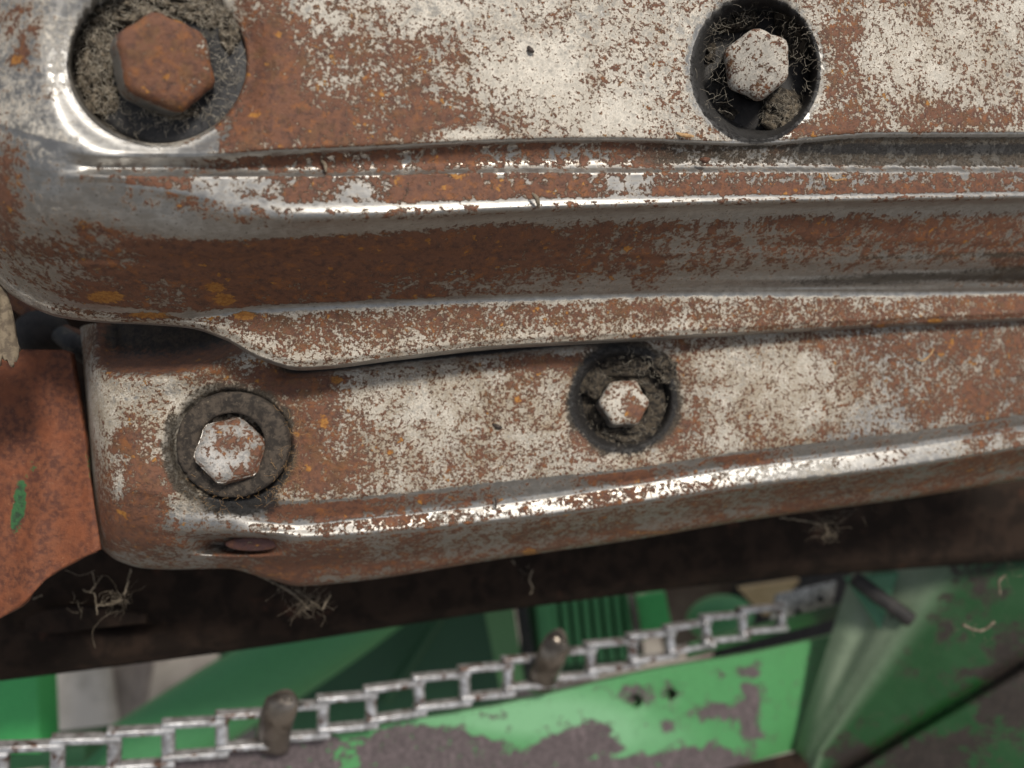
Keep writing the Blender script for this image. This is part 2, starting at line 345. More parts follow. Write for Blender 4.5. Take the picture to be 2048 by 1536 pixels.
# faint crease along the wall
wall = ss(10, 10.5, K) * (1 - ss(12, 12.6, K))
H += wall * (-.5*np.exp(-((V - (505 - .012*(U-1000) + 6*np.sin(U/310)))/7)**2) + .8*fbm(U/300, V/14, 9, 2) * ss(1000, 1800, U) + .25*fbm(U/160, V/10, 10, 2))
H += -.9*np.exp(-((K-12.9)/.4)**2)*ss(1500, 2048, U)
def cup(U, V, cu, cv, ru, rv, dep, soft=.10, rim=1.2, rimw=.16):
    r = np.hypot((U-cu)/ru, (V-cv)/rv)
    r = r + .012*fbm(np.arctan2(V-cv, U-cu)*1.3+20, r*0+3, 5, 2)
    return r, -dep*(1-ss(1-soft, 1.0, r)) - rim*np.exp(-(np.maximum(r-1, 0)/rimw)**2)
r1, c1 = cup(U, V, 316, 126, 182, 168, 9.5, .09, 2.4, .20)
r2, c2 = cup(U, V, 1511, 138, 126, 143, 14, .20, .9, .12)
H = H + c1 + c2
# attributes
N1 = fbm(U/170, V/120, 21, 4); N2 = fbm(U/60, V/50, 31, 4)
face = (1 - ss(2.6, 3.2, K)); ledge = ss(6.6, 7.0, K)*(1-ss(7.8, 8.2, K)); edge = ss(8.1, 8.4, K)*(1-ss(9.4, 9.9, K))
groove = ss(3.2, 3.8, K)*(1-ss(5.2, 6.2, K)); rise = ss(5.4, 5.9, K)*(1-ss(6.6, 7.0, K)); fl = ss(12.9, 13.3, K); lip = ss(14.6, 15.1, K)
left = 1 - ss(90, 480, U + .35*(V-200))
rust = face*(.46) + ledge*.72 + edge*.36 + groove*.55 + rise*.30 + wall*(.72 - .20*ss(850, 1500, U)) + fl*(1-lip)*(.58 + .12*ss(1500, 2000, U)) + lip*.34 - .18*ss(13.5, 13.95, K)*(1-ss(1100, 1700, U))
dirtx = 0
crust = face*.70 + ledge*.0 + groove*.15 + wall*(.0) + fl*(1-lip)*.85 + lip*.2
rust += face*blobs(U, V, [(540, 130, 75, 150, .40), (600, 250, 170, 60, .36), (770, 110, 130, 120, .12), (900, 240, 140, 50, .3), (830, 20, 130, 60, -.15), (1080, 160, 130, 110, -.25), (940, 270, 60, 20, -.4), (1260, 60, 130, 60, -.08), (1220, 240, 130, 40, -.2), (1690, 130, 50, 110, .28), (1820, 110, 140, 90, -.16), (1990, 60, 90, 80, -.1), (1640, 255, 100, 22, .3), (1960, 235, 120, 20, .25)])
rust += ledge*blobs(U, V, [(720, 380, 60, 40, -.30), (1260, 375, 60, 40, -.32), (1600, 360, 500, 18, -.25), (1700, 378, 400, 14, .05), (440, 380, 90, 50, -.6)])
rust += wall*blobs(U, V, [(520, 500, 190, 70, .35), (760, 500, 260, 40, .22), (1250, 570, 500, 25, -.30), (1800, 560, 300, 40, -.15), (1750, 450, 400, 40, .14)])
rust = rust*(1-left) + left*(.20 + blobs(U, V, [(0, 60, 60, 90, .16), (-10, 420, 60, 100, .5), (20, 340, 30, 70, .35), (120, 180, 30, 30, .55), (240, 460, 40, 20, .35), (90, 500, 50, 30, .30), (330, 560, 130, 50, .7), (200, 570, 70, 20, .35), (60, 90, 30, 60, .2)]))
rust += .13*N1 + .08*N2
rim1 = np.exp(-((r1-1.12)/.13)**2); rim2 = np.exp(-((r2-1.06)/.07)**2)
rust = np.where(r1 > .9, rust - rim1*(.45*ss(520, 380, U)), .3); rust = np.where(r2 > .95, rust - .16*rim2, .3)
crust = crust*(1-left) + left*(.40 + .08*face)
crust = crust*(1-.9*rim1*ss(140, 260, V)) * (1-.35*rim2)
crust += .25*N1 - .3*np.exp(-((K-2.95)/.22)**2)
ochre = blobs(U, V, [(212, 594, 34, 11, 1.6), (430, 574, 20, 10, 1.3), (450, 600, 22, 12, 1.3), (490, 630, 22, 9, 1.4), (300, 630, 45, 7, 1.2), (1070, 622, 10, 6, .5), (1870, 642, 18, 5, 1), (1760, 652, 12, 4, 1), (165, 450, 20, 12, .6), (30, 120, 12, 10, .8), (45, 100, 10, 20, .4)])
dirt = ss(1, .93, r1)*.8 + ss(1, .93, r2)*.95 + groove*(.10 + .50*ss(1150, 1350, U)) + rise*.25*ss(1300, 1800, U) + wall*(.10+.18*ss(1300, 2048, U)) - .35*(1-wall-groove)*0  # wall term lowers the down-facing wall's brightness, shade put in as dirt
dirt += groove*.45*ss(1550, 1800, U) + wall*.55*np.exp(-((V-(566-.035*(U-1500)))/14)**2)*ss(1250, 1750, U) + wall*.3*np.exp(-((V-(520-.02*(U-1500)))/8)**2)*ss(1300, 1500, U)  # groove darker still towards the right; dirt lines along the wall
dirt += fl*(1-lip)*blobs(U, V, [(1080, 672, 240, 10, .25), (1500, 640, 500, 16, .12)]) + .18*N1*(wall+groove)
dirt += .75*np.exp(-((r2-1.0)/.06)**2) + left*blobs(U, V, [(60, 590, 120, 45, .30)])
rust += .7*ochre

darken = ss(1.0, .90, r2)*.9 + .95*np.exp(-((r2-1.0)/.05)**2) + ss(1, .93, r1)*.3 + groove*(ss(1400, 1700, U)*.75*np.exp(-((V-(298-.0*U))/16)**2)) + groove*.45*blobs(U, V, [(1300, 300, 130, 12, 1)]) + wall*.40*np.exp(-((V-(560-.035*(U-1500)))/12)**2)*ss(1300, 1750, U)  # darker inside both recesses, along the right groove and low on the wall
up = thing('upper_cover', P(1000, 700, 205), 'upper rust-speckled pale metal cover with a long stepped edge, overlapping the lower cover', 'machine cover')
A = dict(darken=darken.ravel(), rust=rust.ravel(), crust=crust.ravel(), dirt=dirt.ravel(), ochre=np.clip(ochre, 0, 1.2).ravel(), grime=np.clip(.22 + .3*fl + .5*blobs(U, V, [(1820, 130, 260, 160, .7)]), 0, 1).ravel(), coarse=np.clip(.8*N1, 0, .3).ravel())
PT = P(U, V, DU(U) - H)
mesh('cover_sheet', PT.reshape(-1, 3), gridf(*U.shape), M['cover'], up, A)

HL = [-.6, 0, 0, -.3, -1.8, -3.8, -3.8, -3.4, -2.5, -4.2, -8, -19, -26, -31]
def s2(vs, hs=HL): return list(zip(vs, hs))
KL = {
 168: s2([655, 742, 860, 962, 978, 1000, 1012, 1024, 1038, 1050, 1060, 1075, 1086, 1090], [-44, -32, -31, -31, -32, -32.6, -33, -33.5, -34.5, -36, -37, -39, -42, -47]),
 178: s2([650, 742, 860, 965, 982, 1004, 1016, 1028, 1042, 1055, 1068, 1086, 1099, 1102], [-30, -14, -12, -12, -12.6, -13.4, -14, -14.8, -16, -18, -20, -25, -30, -36]),
 205: s2([646, 742, 860, 968, 986, 1008, 1020, 1032, 1046, 1060, 1077, 1102, 1119, 1122], [-15, -5, -3.6, -3.6, -4.2, -5, -5.6, -6.4, -7.6, -9.6, -12.5, -19, -26, -32]),
 260: s2([643, 742, 860, 975, 992, 1014, 1026, 1037, 1050, 1063, 1083, 1112, 1132, 1136], [-7, -1.2, -.4, -.4, -1.2, -2.4, -3, -3.8, -5, -7, -10, -18, -26, -31]),
 330: s2([643, 745, 870, 985, 1003, 1025, 1038, 1050, 1061, 1071, 1090, 1116, 1136, 1139], [-5, -.6, 0, -.2, -1.4, -3, -3.3, -3.8, -4.6, -6.4, -9.4, -18, -26, -31]),
 450: s2([648, 758, 880, 988, 1008, 1028, 1038, 1048, 1059, 1070, 1090, 1114, 1133, 1137], [-4, -.3, 0, -.3, -1.6, -3.4, -3.4, -3.6, -4.2, -6.4, -9.4, -18, -26, -31]),
 530: s2([668, 765, 880, 990, 1012, 1036, 1045, 1054, 1067, 1078, 1096, 1126, 1152, 1156]),
 600: s2([682, 768, 880, 990, 1014, 1040, 1049, 1058, 1073, 1083, 1100, 1135, 1168, 1172]),
 700: s2([678, 765, 870, 984, 1008, 1032, 1040, 1049, 1067, 1078, 1094, 1128, 1160, 1164]),
 1000: s2([640, 735, 850, 953, 976, 1000, 1008, 1016, 1038, 1047, 1060, 1090, 1114, 1118]),
 1250: s2([610, 720, 830, 930, 948, 965, 973, 981, 1006, 1014, 1026, 1056, 1078, 1082]),
 1500: s2([590, 700, 800, 893, 910, 926, 934, 942, 967, 976, 986, 1014, 1036, 1040]),
 1800: s2([575, 685, 775, 862, 876, 890, 897, 905, 930, 938, 947, 974, 995, 999]),
 2048: s2([560, 670, 750, 822, 838, 852, 859, 866, 890, 898, 907, 934, 956, 960]),
 2500: s2([530, 640, 710, 770, 782, 794, 800, 808, 828, 836, 845, 870, 890, 894]),
}
CL = [30, 50, 46, 10, 12, 8, 8, 14, 8, 10, 18, 14, 4]
us = np.concatenate([np.arange(168, 215, 2), np.arange(215, 2060, 3.6), np.arange(2060, 2501, 20)])
U, V, H, K = loft(KL, CL, us)
U0 = U
U = U + (V - 740)*.085*(1 - ss(190, 420, U0))
H = H + .5*fbm(U/380, V/260, 43, 3) + .10*fbm(U/60, V/60, 44, 3)
# raised swage that runs up to the flange, pocket in the lower wall
H += 2.4*np.exp(-((V - (752 - 60*ss(300, 560, U)))/34)**2)*ss(230, 330, U)*(1 - ss(520, 640, U))*.9
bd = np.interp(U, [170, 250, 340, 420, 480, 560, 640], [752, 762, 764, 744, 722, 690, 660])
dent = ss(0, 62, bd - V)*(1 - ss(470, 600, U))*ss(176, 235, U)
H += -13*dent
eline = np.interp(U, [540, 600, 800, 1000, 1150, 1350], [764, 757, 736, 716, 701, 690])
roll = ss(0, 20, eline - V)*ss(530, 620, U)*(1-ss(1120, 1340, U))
H += -13*roll
H += -11.0*np.exp(-(((U-474)/84)**4 + ((V-1090)/17)**4))
r3, c3 = cup(U, V, 462, 890, 128, 116, 2.6, .14, 1.0, .35)
r4, c4 = cup(U, V, 1246, 800, 102, 100, 8.5, .28, 1.6, .35)
H = H + c3 + c4
N1 = fbm(U/150, V/110, 121, 4); N2 = fbm(U/50, V/45, 131, 4)
face = 1 - ss(3.2, 3.8, K); dip = ss(3.4, 3.9, K)*(1-ss(5.6, 6.2, K)); hi_ = ss(5.8, 6.4, K)*(1-ss(8.2, 8.7, K)); wl = ss(8.4, 9, K)
left = 1 - ss(330, 560, U)
rust = face*.45 + dip*.40 + hi_*(.44) + wl*(.56)
rust += face*blobs(U, V, [(630, 860, 90, 80, .30), (640, 960, 110, 40, .24), (540, 760, 120, 30, .4), (1340, 850, 80, 60, .30), (1190, 830, 40, 80, .35), (900, 800, 220, 60, -.06), (1000, 930, 200, 40, .08), (1150, 725, 130, 14, .5), (1950, 810, 130, 50, .16), (1750, 690, 200, 25, .2), (1560, 780, 100, 60, -.12), (1960, 720, 110, 60, .06)])
rust += dip*blobs(U, V, [(640, 1010, 100, 30, .5), (820, 990, 130, 25, .28), (1240, 950, 90, 20, .5), (1450, 915, 80, 15, .45), (1600, 900, 90, 15, -.1), (1100, 980, 60, 20, -.2), (1390, 920, 30, 10, -.3)])
rust += hi_*blobs(U, V, [(620, 1050, 60, 20, .05), (770, 1040, 60, 15, .18), (900, 1030, 60, 12, -.05), (1220, 990, 60, 25, .25), (1600, 940, 300, 20, -.26), (1950, 890, 200, 20, -.10)])
rust += wl*blobs(U, V, [(650, 1110, 160, 40, .10), (950, 1080, 200, 30, -.12), (1500, 1000, 500, 20, -.05), (300, 1080, 100, 50, .35), (1100, 1130, 900, 8, .2)])
rust = rust*(1-left) + left*(.33 + blobs(U, V, [(240, 1040, 90, 70, .45), (300, 960, 60, 90, .35), (250, 860, 25, 60, .22), (240, 880, 30, 26, .2), (330, 700, 200, 40, .42), (220, 960, 40, 50, .08), (215, 830, 30, 70, -.14), (240, 970, 14, 30, -.3), (480, 800, 70, 20, .3), (400, 1010, 90, 30, -.2)]))
rust += .16*N1 + .13*N2 + .85*dent + .25*roll
crust = face*.72 + dip*.10 + hi_*.42 + wl*.30 - .2*ss(1550, 1800, U)*face
crust = (crust - .6*dent)*(1-left) + left*(.62 - .7*dent - .5*ss(1000, 1080, V)) + .2*N1
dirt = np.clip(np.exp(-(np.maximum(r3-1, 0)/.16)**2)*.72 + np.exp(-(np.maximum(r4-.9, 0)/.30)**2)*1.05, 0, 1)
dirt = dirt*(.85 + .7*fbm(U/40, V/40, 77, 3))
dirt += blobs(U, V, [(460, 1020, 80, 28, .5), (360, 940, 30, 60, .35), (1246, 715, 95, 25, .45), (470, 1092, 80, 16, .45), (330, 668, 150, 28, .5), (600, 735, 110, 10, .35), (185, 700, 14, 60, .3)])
dirt += .45*dent + .95*roll + .12*face*blobs(U, V, [(1400, 820, 200, 90, .8)])  # roll and hollow: dirt thickened to carry the shade under the flange
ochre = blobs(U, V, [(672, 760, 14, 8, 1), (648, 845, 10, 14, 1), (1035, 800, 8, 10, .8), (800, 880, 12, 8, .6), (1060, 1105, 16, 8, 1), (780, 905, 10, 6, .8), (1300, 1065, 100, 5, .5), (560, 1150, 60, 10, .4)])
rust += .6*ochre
darken = .95*roll + .62*dent*ss(720, 650, V)*0 + .48*dent + .75*np.exp(-(np.maximum(r4-.98, 0)/.14)**2) + .50*np.exp(-(np.maximum(r3-.95, 0)/.10)**2)*ss(300, 480, U) + blobs(U, V, [(520, 985, 60, 40, .5), (480, 1010, 75, 26, .7), (352, 930, 18, 50, .35), (455, 1092, 60, 15, .7), (1246, 712, 70, 18, .5)])  # shade painted into gap roll and hollow; also darker round bolts and pocket
low = thing('lower_cover', P(1000, 1120, 260), 'lower rust-speckled pale metal cover with rounded left end, tucked under the upper cover', 'machine cover')
A = dict(darken=darken.ravel(), rust=rust.ravel(), crust=crust.ravel(), dirt=dirt.ravel(), ochre=np.clip(ochre, 0, 1.2).ravel(), grime=np.full(U.size, .85), coarse=np.clip(.8*N1, 0, .3).ravel())
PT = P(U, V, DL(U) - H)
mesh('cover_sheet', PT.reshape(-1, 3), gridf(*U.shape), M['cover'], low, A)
# round plug seen in the pocket of the lower wall
c0 = P(503, 1089, DL(486) + 13)
a = np.linspace(0, 2*math.pi, 40, endpoint=False)
X = np.array([1, 0, 0]); Y = np.array([0.05, .92, .4])
rr = np.array([0, 3, 6, 7.6, 8.2, 8.2]); zz = np.array([.4, .5, .3, 0, -.6, -3])
Vv = np.stack([c0 + r*.98*np.cos(t)*X + r*.30*np.sin(t)*Y*1.0 + np.array([0, 0, z]) for t in a for r, z in zip(rr, zz)])
mesh('plug', Vv, gridf(40, 6, False, True), rusted('rusty_plug', .88, .1, .8, False, red=(.11, .055, .042)), low)

# ------------------------------------------------------------------ bolts and washers
def bolt(parent, mat, cu, cv, D, Rpx, rot, axis, hgt, label=None, seed=1, wob=.03, rust=.5, rim=.2, side=.0, crust=.9, coarse=0., spots=()):
    R = Rpx * D / F; c = P(cu, cv, D); ex, ey, ez = basis(axis)
    na = 72; ang = np.arange(na)*2*math.pi/na
    seg = math.pi/3; hexr = math.cos(seg/2)/np.cos(((ang - math.radians(rot)) % seg) - seg/2)     # corners at rot + 60k
    hexr = np.minimum(hexr, .955)
    prof = [(1.0, -hgt), (1.0, -hgt*.55), (1.0, -hgt*.30), (.995, -.22*R), (.97, -.12*R), (.92, -.05*R), (.84, -.01*R),  (.7, .12), (.5, .2), (.25, .25), (0, .27)]
    V = []; AR = []; AC = []
    for k, t in enumerate(ang):
        for (f, z) in prof:
            AR.append(rust + rim*(.80 < f < .99) + rim*.5*(f == .7) + side*(f >= .99) + sum(q*math.exp(-((f*math.cos(t)-a)**2+(f*math.sin(t)-b)**2)/w**2) for a, b, w, q in spots)); AC.append(crust if f < .99 else crust*.3)
            r = R*hexr[k]*f if f > .93 else R*min(hexr[k]*f, .885*(f/.92)**.9)
            nz = fbm(np.array(math.cos(t)*f*2.2+9), np.array(math.sin(t)*f*2.2+9), seed, 3)
            V.append(c + (r*(1+wob*nz))*(math.cos(t)*ex + math.sin(t)*ey) + (z + (.35*nz if f < .95 else 0))*ez)
    o = mesh('hex_bolt', V, gridf(na, len(prof), False, True), mat, parent, {'rust': AR, 'crust': AC, 'coarse': coarse, 'darken': 0, 'dirt': .12, 'ochre': .22 if rust > .8 else 0.0})
    if label: o['label'] = label
    return o
def washer(parent, mat, cu, cv, D, rx, ry, inner, th, label=None, tiltx=0.0, split=None, bumpy=.25, seed=3, name='washer'):
    c = P(cu, cv, D); s = D/F; na = 96; V = []
    prof = [(inner, -th), (inner, -.2), (inner+.05, 0), (inner+.25*(1-inner), .1), (inner+.55*(1-inner), .05), (.93, -.05), (.98, -.4), (1, -.9), (1, -th-1)]
    for k in range(na):
        t = 2*math.pi*k/na; gap = 0
        if split is not None: gap = math.exp(-((((t-split+math.pi) % (2*math.pi))-math.pi)/.035)**2)
        for (f, z) in prof:
            nz = float(fbm(np.array(math.cos(t)*f*3+9), np.array(math.sin(t)*f*3+9), seed, 4))
            V.append(c + np.array([rx*s*f*math.cos(t)*(1+.02*nz), ry*s*f*math.sin(t)*(1+.02*nz), z + bumpy*nz*2 - 1.6*gap + tiltx*rx*s*f*math.cos(t)]))
    o = mesh(name, V, gridf(na, len(prof), False, True), mat, parent)
    if label: o['label'] = label
    return o
washer(up, M['rubber'], 326, 128, DU(320)+8, 172, 160, .50, 2, 'dark slate washer at the bottom of the left recess, half buried in fluff', bumpy=.12)
bolt(up, M['cover'], 338, 122, DU(330)-1.5, 101, -15, (.70, -.20, 1), 10, 'large brown rusty hex bolt in the upper left recess', 3, wob=.06, rust=.92, rim=.0, side=-.62, crust=.75, coarse=.2, spots=[(.75, .45, .25, -.45), (.6, -.3, .22, -.25)])
washer(up, M['black'], 1512, 136, DU(1510)+13.5, 112, 128, .5, 2, 'black washer at the bottom of the right recess', bumpy=.2)
bolt(up, M['cover'], 1513, 130, DU(1510)-0.5, 72, -88, (-.34, -.38, 1), 14, 'pale flaking hex bolt standing in the dark cobwebbed recess', 8, wob=.08, rust=.29, rim=.14, side=.14, crust=.95, spots=[(.1, -.8, .4, .22), (-.75, .1, .3, .22)])
washer(low, M['washer_dirty'], 462, 889, DL(460)-1.2, 113, 106, .60, 2.5, 'thick dirty washer with a split, round the left bolt of the lower cover', split=3.75, bumpy=.3)
M['plated_bolt'] = rusted('grey_plated_bolt', crustc=(.50, .485, .465))
bolt(low, M['plated_bolt'], 459, 897, DL(460)-4.2, 72, 15, (.24, .30, 1), 5.5, 'pale grey hex bolt with a brown rust patch, on a thick washer', 11, wob=.05, rust=.28, rim=.20, side=.2, crust=.62, coarse=.7, spots=[(-.1, .15, .33, .42), (.25, .2, .25, .3), (.75, -.1, .22, .4)])
washer(low, M['dirt_dark'], 1248, 806, DL(1248)+6.8, 88, 84, .55, 2, 'dirt caked washer in the small recess of the lower cover', bumpy=.5, seed=6)
bolt(low, M['cover'], 1250, 803, DL(1248)-1.4, 52, 0, (.05, .22, 1), 6.5, 'small pale hex bolt with a brown patch, in the small dirty recess', 15, wob=.08, rust=.34, rim=.12, side=.0, crust=.9, coarse=.5, spots=[(.45, -.4, .35, .7), (.1, .1, .2, .3)])

# ------------------------------------------------------------------ dust, fluff and cobweb (nobody could count it)
def fibres(name, mat, spots, label, r=.05, parent=None):
    """spots: (u, v, D, su, sv, n, length_mm, depth spread)"""
    mb = MB()
    for (u, v, D, su, sv, n_, ln, dz) in spots:
        for k in range(n_):
            p = P(u + random.gauss(0, su), v + random.gauss(0, sv), D + random.uniform(-dz, dz)); d = rng.normal(size=3); d[2] *= .5
            pts = [p]
            for j in range(4):
                d = d/np.linalg.norm(d) + rng.normal(size=3)*.55; pts.append(pts[-1] + d/np.linalg.norm(d)*ln/4*random.uniform(.5, 1.3))
            mb.tube(pts, r*random.uniform(.6, 1.5), 3, False)
    o = mb.build(name, mat, parent); return tag(o, label, None, None, 'stuff')
def clumps(name, mat, spots, label, parent=None):
    """spots: (u, v, D, rx px, ry px, height mm, seed): flat lumpy cakes"""
    mb = MB()
    for (u, v, D, rx, ry, hh, sd) in spots:
        na, nr = 36, 12; V = []
        for k in range(na):
            t = 2*math.pi*k/na; ed = 1 + .5*float(fbm(np.array(math.cos(t)*1.6+5), np.array(math.sin(t)*1.6+5), sd, 3))
            for j in range(nr):
                f = j/(nr-1)
                nz = float(fbm(np.array(math.cos(t)*f*4+7), np.array(math.sin(t)*f*4+7), sd+5, 4))
                V.append(P(u + rx*f*ed*math.cos(t), v + ry*f*ed*math.sin(t), D - hh*(1-f*f)**.7*(1+nz*1.4) + (.8 if f == 1 else 0)))
        mb.add(V, gridf(na, nr, True, True))
    o = mb.build(name, mat, parent); return tag(o, label, None, None, 'stuff')
d1 = float(DU(320)); d2 = float(DU(1510)); d3 = float(DL(460)); d4 = float(DL(1248))
clumps('recess_fluff', M['dirt'], [(190, 110, d1+7.4, 46, 95, 2.2, 4), (235, 20, d1+7.4, 80, 42, 2.6, 9), (330, 8, d1+7.2, 90, 26, 1.6, 12), (420, 20, d1+7.6, 60, 34, 1.4, 13), (205, 190, d1+7.6, 34, 40, 1.2, 14), (460, 60, d1+7.6, 26, 60, 1.0, 15), (350, 222, d1+7.6, 60, 16, .9, 5)], 'grey brown packed fluff lying round the large bolt in the left recess', up)
fibres('recess_fluff_fibre', M['fluff'], [(200, 100, d1+5.2, 22, 55, 420, 3, 1.2), (260, 20, d1+5.2, 45, 18, 330, 3, 1.2), (420, 20, d1+5.2, 40, 24, 260, 3, 1), (460, 120, d1+6.8, 16, 45, 120, 3, .6), (370, 222, d1+6.8, 60, 12, 120, 3, .6), (215, 190, d1+6.4, 22, 20, 90, 2.5, .6), (300, 240, d1+6.8, 70, 14, 80, 2.5, .4)], 'pale fine fibres on the dirt round the large bolt', .035, up)
clumps('recess_dirt', M['dirt_dark'], [(1570, 225, d2+13, 52, 44, 3.4, 3), (1590, 60, d2+13, 40, 60, 2.5, 8), (1450, 35, d2+13, 60, 36, 3, 9), (1410, 110, d2+13, 26, 34, 2.2, 11), (1440, 225, d2+13.5, 40, 30, 1.5, 12)], 'dark dirt in the right recess of the upper cover', up)
clumps('recess_dust', M['dirt'], [(1566, 232, d2+11.2, 44, 36, 1.4, 23)], 'pale brown dust in the lower right of the right recess', up)
fibres('recess_cobweb', M['fluff'], [(1575, 225, d2+9, 26, 22, 330, 2.4, .8), (1425, 60, d2+3, 24, 34, 55, 5, 2.5), (1430, 180, d2+3, 22, 40, 40, 6, 2.5), (1590, 80, d2+7, 22, 40, 60, 3, 2), (1500, 30, d2+7, 50, 20, 70, 3, 2), (1620, 130, d2+2, 12, 50, 40, 3, 1)], 'pale cobweb threads and dust fibres round the pale bolt', .024, up)
clumps('washer_dirt', M['dirt_dark'], [(1330, 735, d4+3.4, 30, 30, 1.2, 5), (1180, 760, d4+4, 30, 44, 1.4, 6), (1240, 870, d4+5.6, 70, 22, 1.6, 7), (1246, 730, d4+5.6, 74, 24, 1.6, 8)], 'dark dirt round the small bolt of the lower cover', low)
fibres('washer_dust_fibre', M['fluff'], [(1246, 800, d4+3, 70, 70, 150, 2.4, .8), (1240, 880, d4+3.4, 50, 20, 90, 2, .6), (1330, 760, d4+0, 30, 40, 50, 3, .4), (1290, 720, d4-.5, 50, 20, 40, 3.5, .4)], 'fine dust fibres round the small bolt', .03, low)
fibres('washer_lint', M['straw'], [(580, 930, d3-1.2, 18, 36, 60, 3.6, .5), (560, 985, d3-.8, 24, 14, 50, 3, .4), (470, 1000, d3-.8, 60, 16, 60, 2.2, .4), (400, 960, d3-1, 24, 26, 40, 2.2, .4), (590, 850, d3-1.5, 10, 20, 12, 5, .6)], 'tan lint round the thick washer', .032, low)

# single bits of debris lying on the covers
def bit(name, pts, r, mat, label, cat, flat=.5):
    mb = MB(); q = np.array([P(*p) for p in pts]); k = np.linspace(0, 1, len(pts)); t = np.linspace(0, 1, 14)
    q = pchip(k, q, t); rad = r*(.35 + .65*np.sin(np.linspace(.12, math.pi-.12, 14)))
    mb.tube(q, rad, 6, True, flat); return tag(mb.build(name, mat), label, cat)
z = lambda u, h: float(DU(u)) - h
bit('straw_bit', [(1352, 266, z(1370, .7)), (1370, 271, z(1370, 1.2)), (1388, 273, z(1370, .8))], .55, M['straw'], 'short orange straw flake at the rim below the right recess', 'straw')
bit('dry_curl', [(1655, 345, z(1670, .2)), (1660, 357, z(1670, .2)), (1672, 361, z(1670, .4)), (1690, 357, z(1670, .6))], .28, M['straw'], 'tiny pale curled husk on the upper ledge near its right end', 'plant debris')
bit('thorn_bit', [(1064, 386, z(1070, -.5)), (1074, 398, z(1070, -.8)), (1078, 416, z(1070, -1.6))], .55, M['web'], 'small brown pointed seed hanging over the chrome edge', 'plant debris')
bit('dark_speck', [(1056, 92, z(1060, .4)), (1062, 100, z(1060, .9)), (1068, 104, z(1060, .4))], .6, M['hair'], 'black speck on the pale face of the upper cover', 'speck')
bit('dark_hair', [(1642, 468, z(1650, -12)), (1662, 476, z(1650, -12)), (1682, 470, z(1650, -11)), (1692, 462, z(1650, -10))], .10, M['hair'], 'thin dark curved hair on the shaded wall of the upper cover', 'hair', 1)
bit('brown_chip', [(1400, 318, z(1405, -1.4)), (1410, 320, z(1405, -.8)), (1420, 318, z(1405, -1.4))], .8, M['bolt_rust'], 'small brown chip in the groove below the right recess', 'rust flake')
zl = lambda u, h: float(DL(u)) - h
bit('lint_curl', [(1862, 700, zl(1890, 1)), (1888, 712, zl(1890, 1.4)), (1912, 734, zl(1890, 1)), (1924, 750, zl(1890, 1)), (1908, 772, zl(1890, .6))], .11, M['hair'], 'long bent dark hair at the right end of the lower cover', 'hair', 1)
bit('seed_husk', [(1832, 716, zl(1840, .8)), (1844, 722, zl(1840, 1.5)), (1862, 708, zl(1840, 1)), (1868, 696, zl(1840, .8))], .3, M['straw'], 'tiny pale seed husk near the right end of the lower cover', 'plant debris')
bit('green_bit', [(990, 996, zl(990, -2)), (992, 1006, zl(990, -2)), (991, 1018, zl(990, -2.6))], .35, M['hair'], 'short dark sliver standing in the lower cover groove', 'speck')
bit('grit_bit', [(985, 848, zl(990, .3)), (996, 853, zl(990, .9)), (1004, 856, zl(990, .3))], .6, M['hair'], 'dark grit crumb in the middle of the lower cover', 'speck')
bit('bark_crumb', [(640, 318, z(650, -3.4)), (650, 330, z(650, -3)), (652, 344, z(650, -2))], .45, M['web'], 'brown crumb in the groove right of the large bolt', 'plant debris')

# ------------------------------------------------------------------ left: rust plate, bark, dark fittings
def surf(name, top, bot, Dt, Db, mat, parent=None, nu=60, nv=30, hf=None, attrs=None, solid=1.5, wig=0, org=None):
    top = np.array(top, float); bot = np.array(bot, float); s = np.linspace(0, 1, nu)
    kt = np.linspace(0, 1, len(top)); kb = np.linspace(0, 1, len(bot))
    T = np.stack([np.interp(s, kt, top[:, i]) for i in (0, 1)], -1) if len(top) < 3 else pchip(kt, top, s)
    B = np.stack([np.interp(s, kb, bot[:, i]) for i in (0, 1)], -1) if len(bot) < 3 else pchip(kb, bot, s)
    t = np.linspace(0, 1, nv)[None, :, None]; uv = T[:, None]*(1-t) + B[:, None]*t
    U, V = uv[..., 0], uv[..., 1]; S = np.repeat(s[:, None], nv, 1); Tt = np.repeat(t[..., 0], nu, 0)
    f = lambda d: d(U) if callable(d) else np.full_like(U, d)
    D = 1/((1-Tt)/f(Dt) + Tt/f(Db))
    if hf is not None: D = D - hf(U, V, S, Tt)
    A = {k: a(U, V).ravel() for k, a in (attrs or {}).items()}
    return mesh(name, P(U, V, D).reshape(-1, 3), gridf(nu, nv), mat, parent, A, solid=solid, org=org)
o = surf('side_plate', [(-160, 700), (0, 699), (128, 700), (140, 706)], [(-160, 1300), (-60, 1262), (0, 1236), (60, 1192), (100, 1152), (150, 1122), (203, 1098)],
     230, 226, M['orange'], nu=110, nv=90, hf=lambda U, V, S, T: 1.2*fbm(U/130, V/160, 61, 4) + 1.8*np.exp(-((U-(100-(V-900)*.16))/26)**2)*ss(760, 1000, V) - 3*ss(150, 190, U-(V-700)*.09),
     attrs={'paint': lambda U, V: blobs(U, V, [(40, 1005, 14, 54, .9), (66, 940, 16, 40, .50), (26, 1050, 10, 34, .5)]) + .62*np.exp(-((U-(160+(V-700)*.095))/11)**2)*blobs(U, V, [(165, 900, 60, 110, 1)])}, solid=2.5)
tag(o, 'orange brown rusted plate with a smear of green paint at the left edge', 'rusty plate')
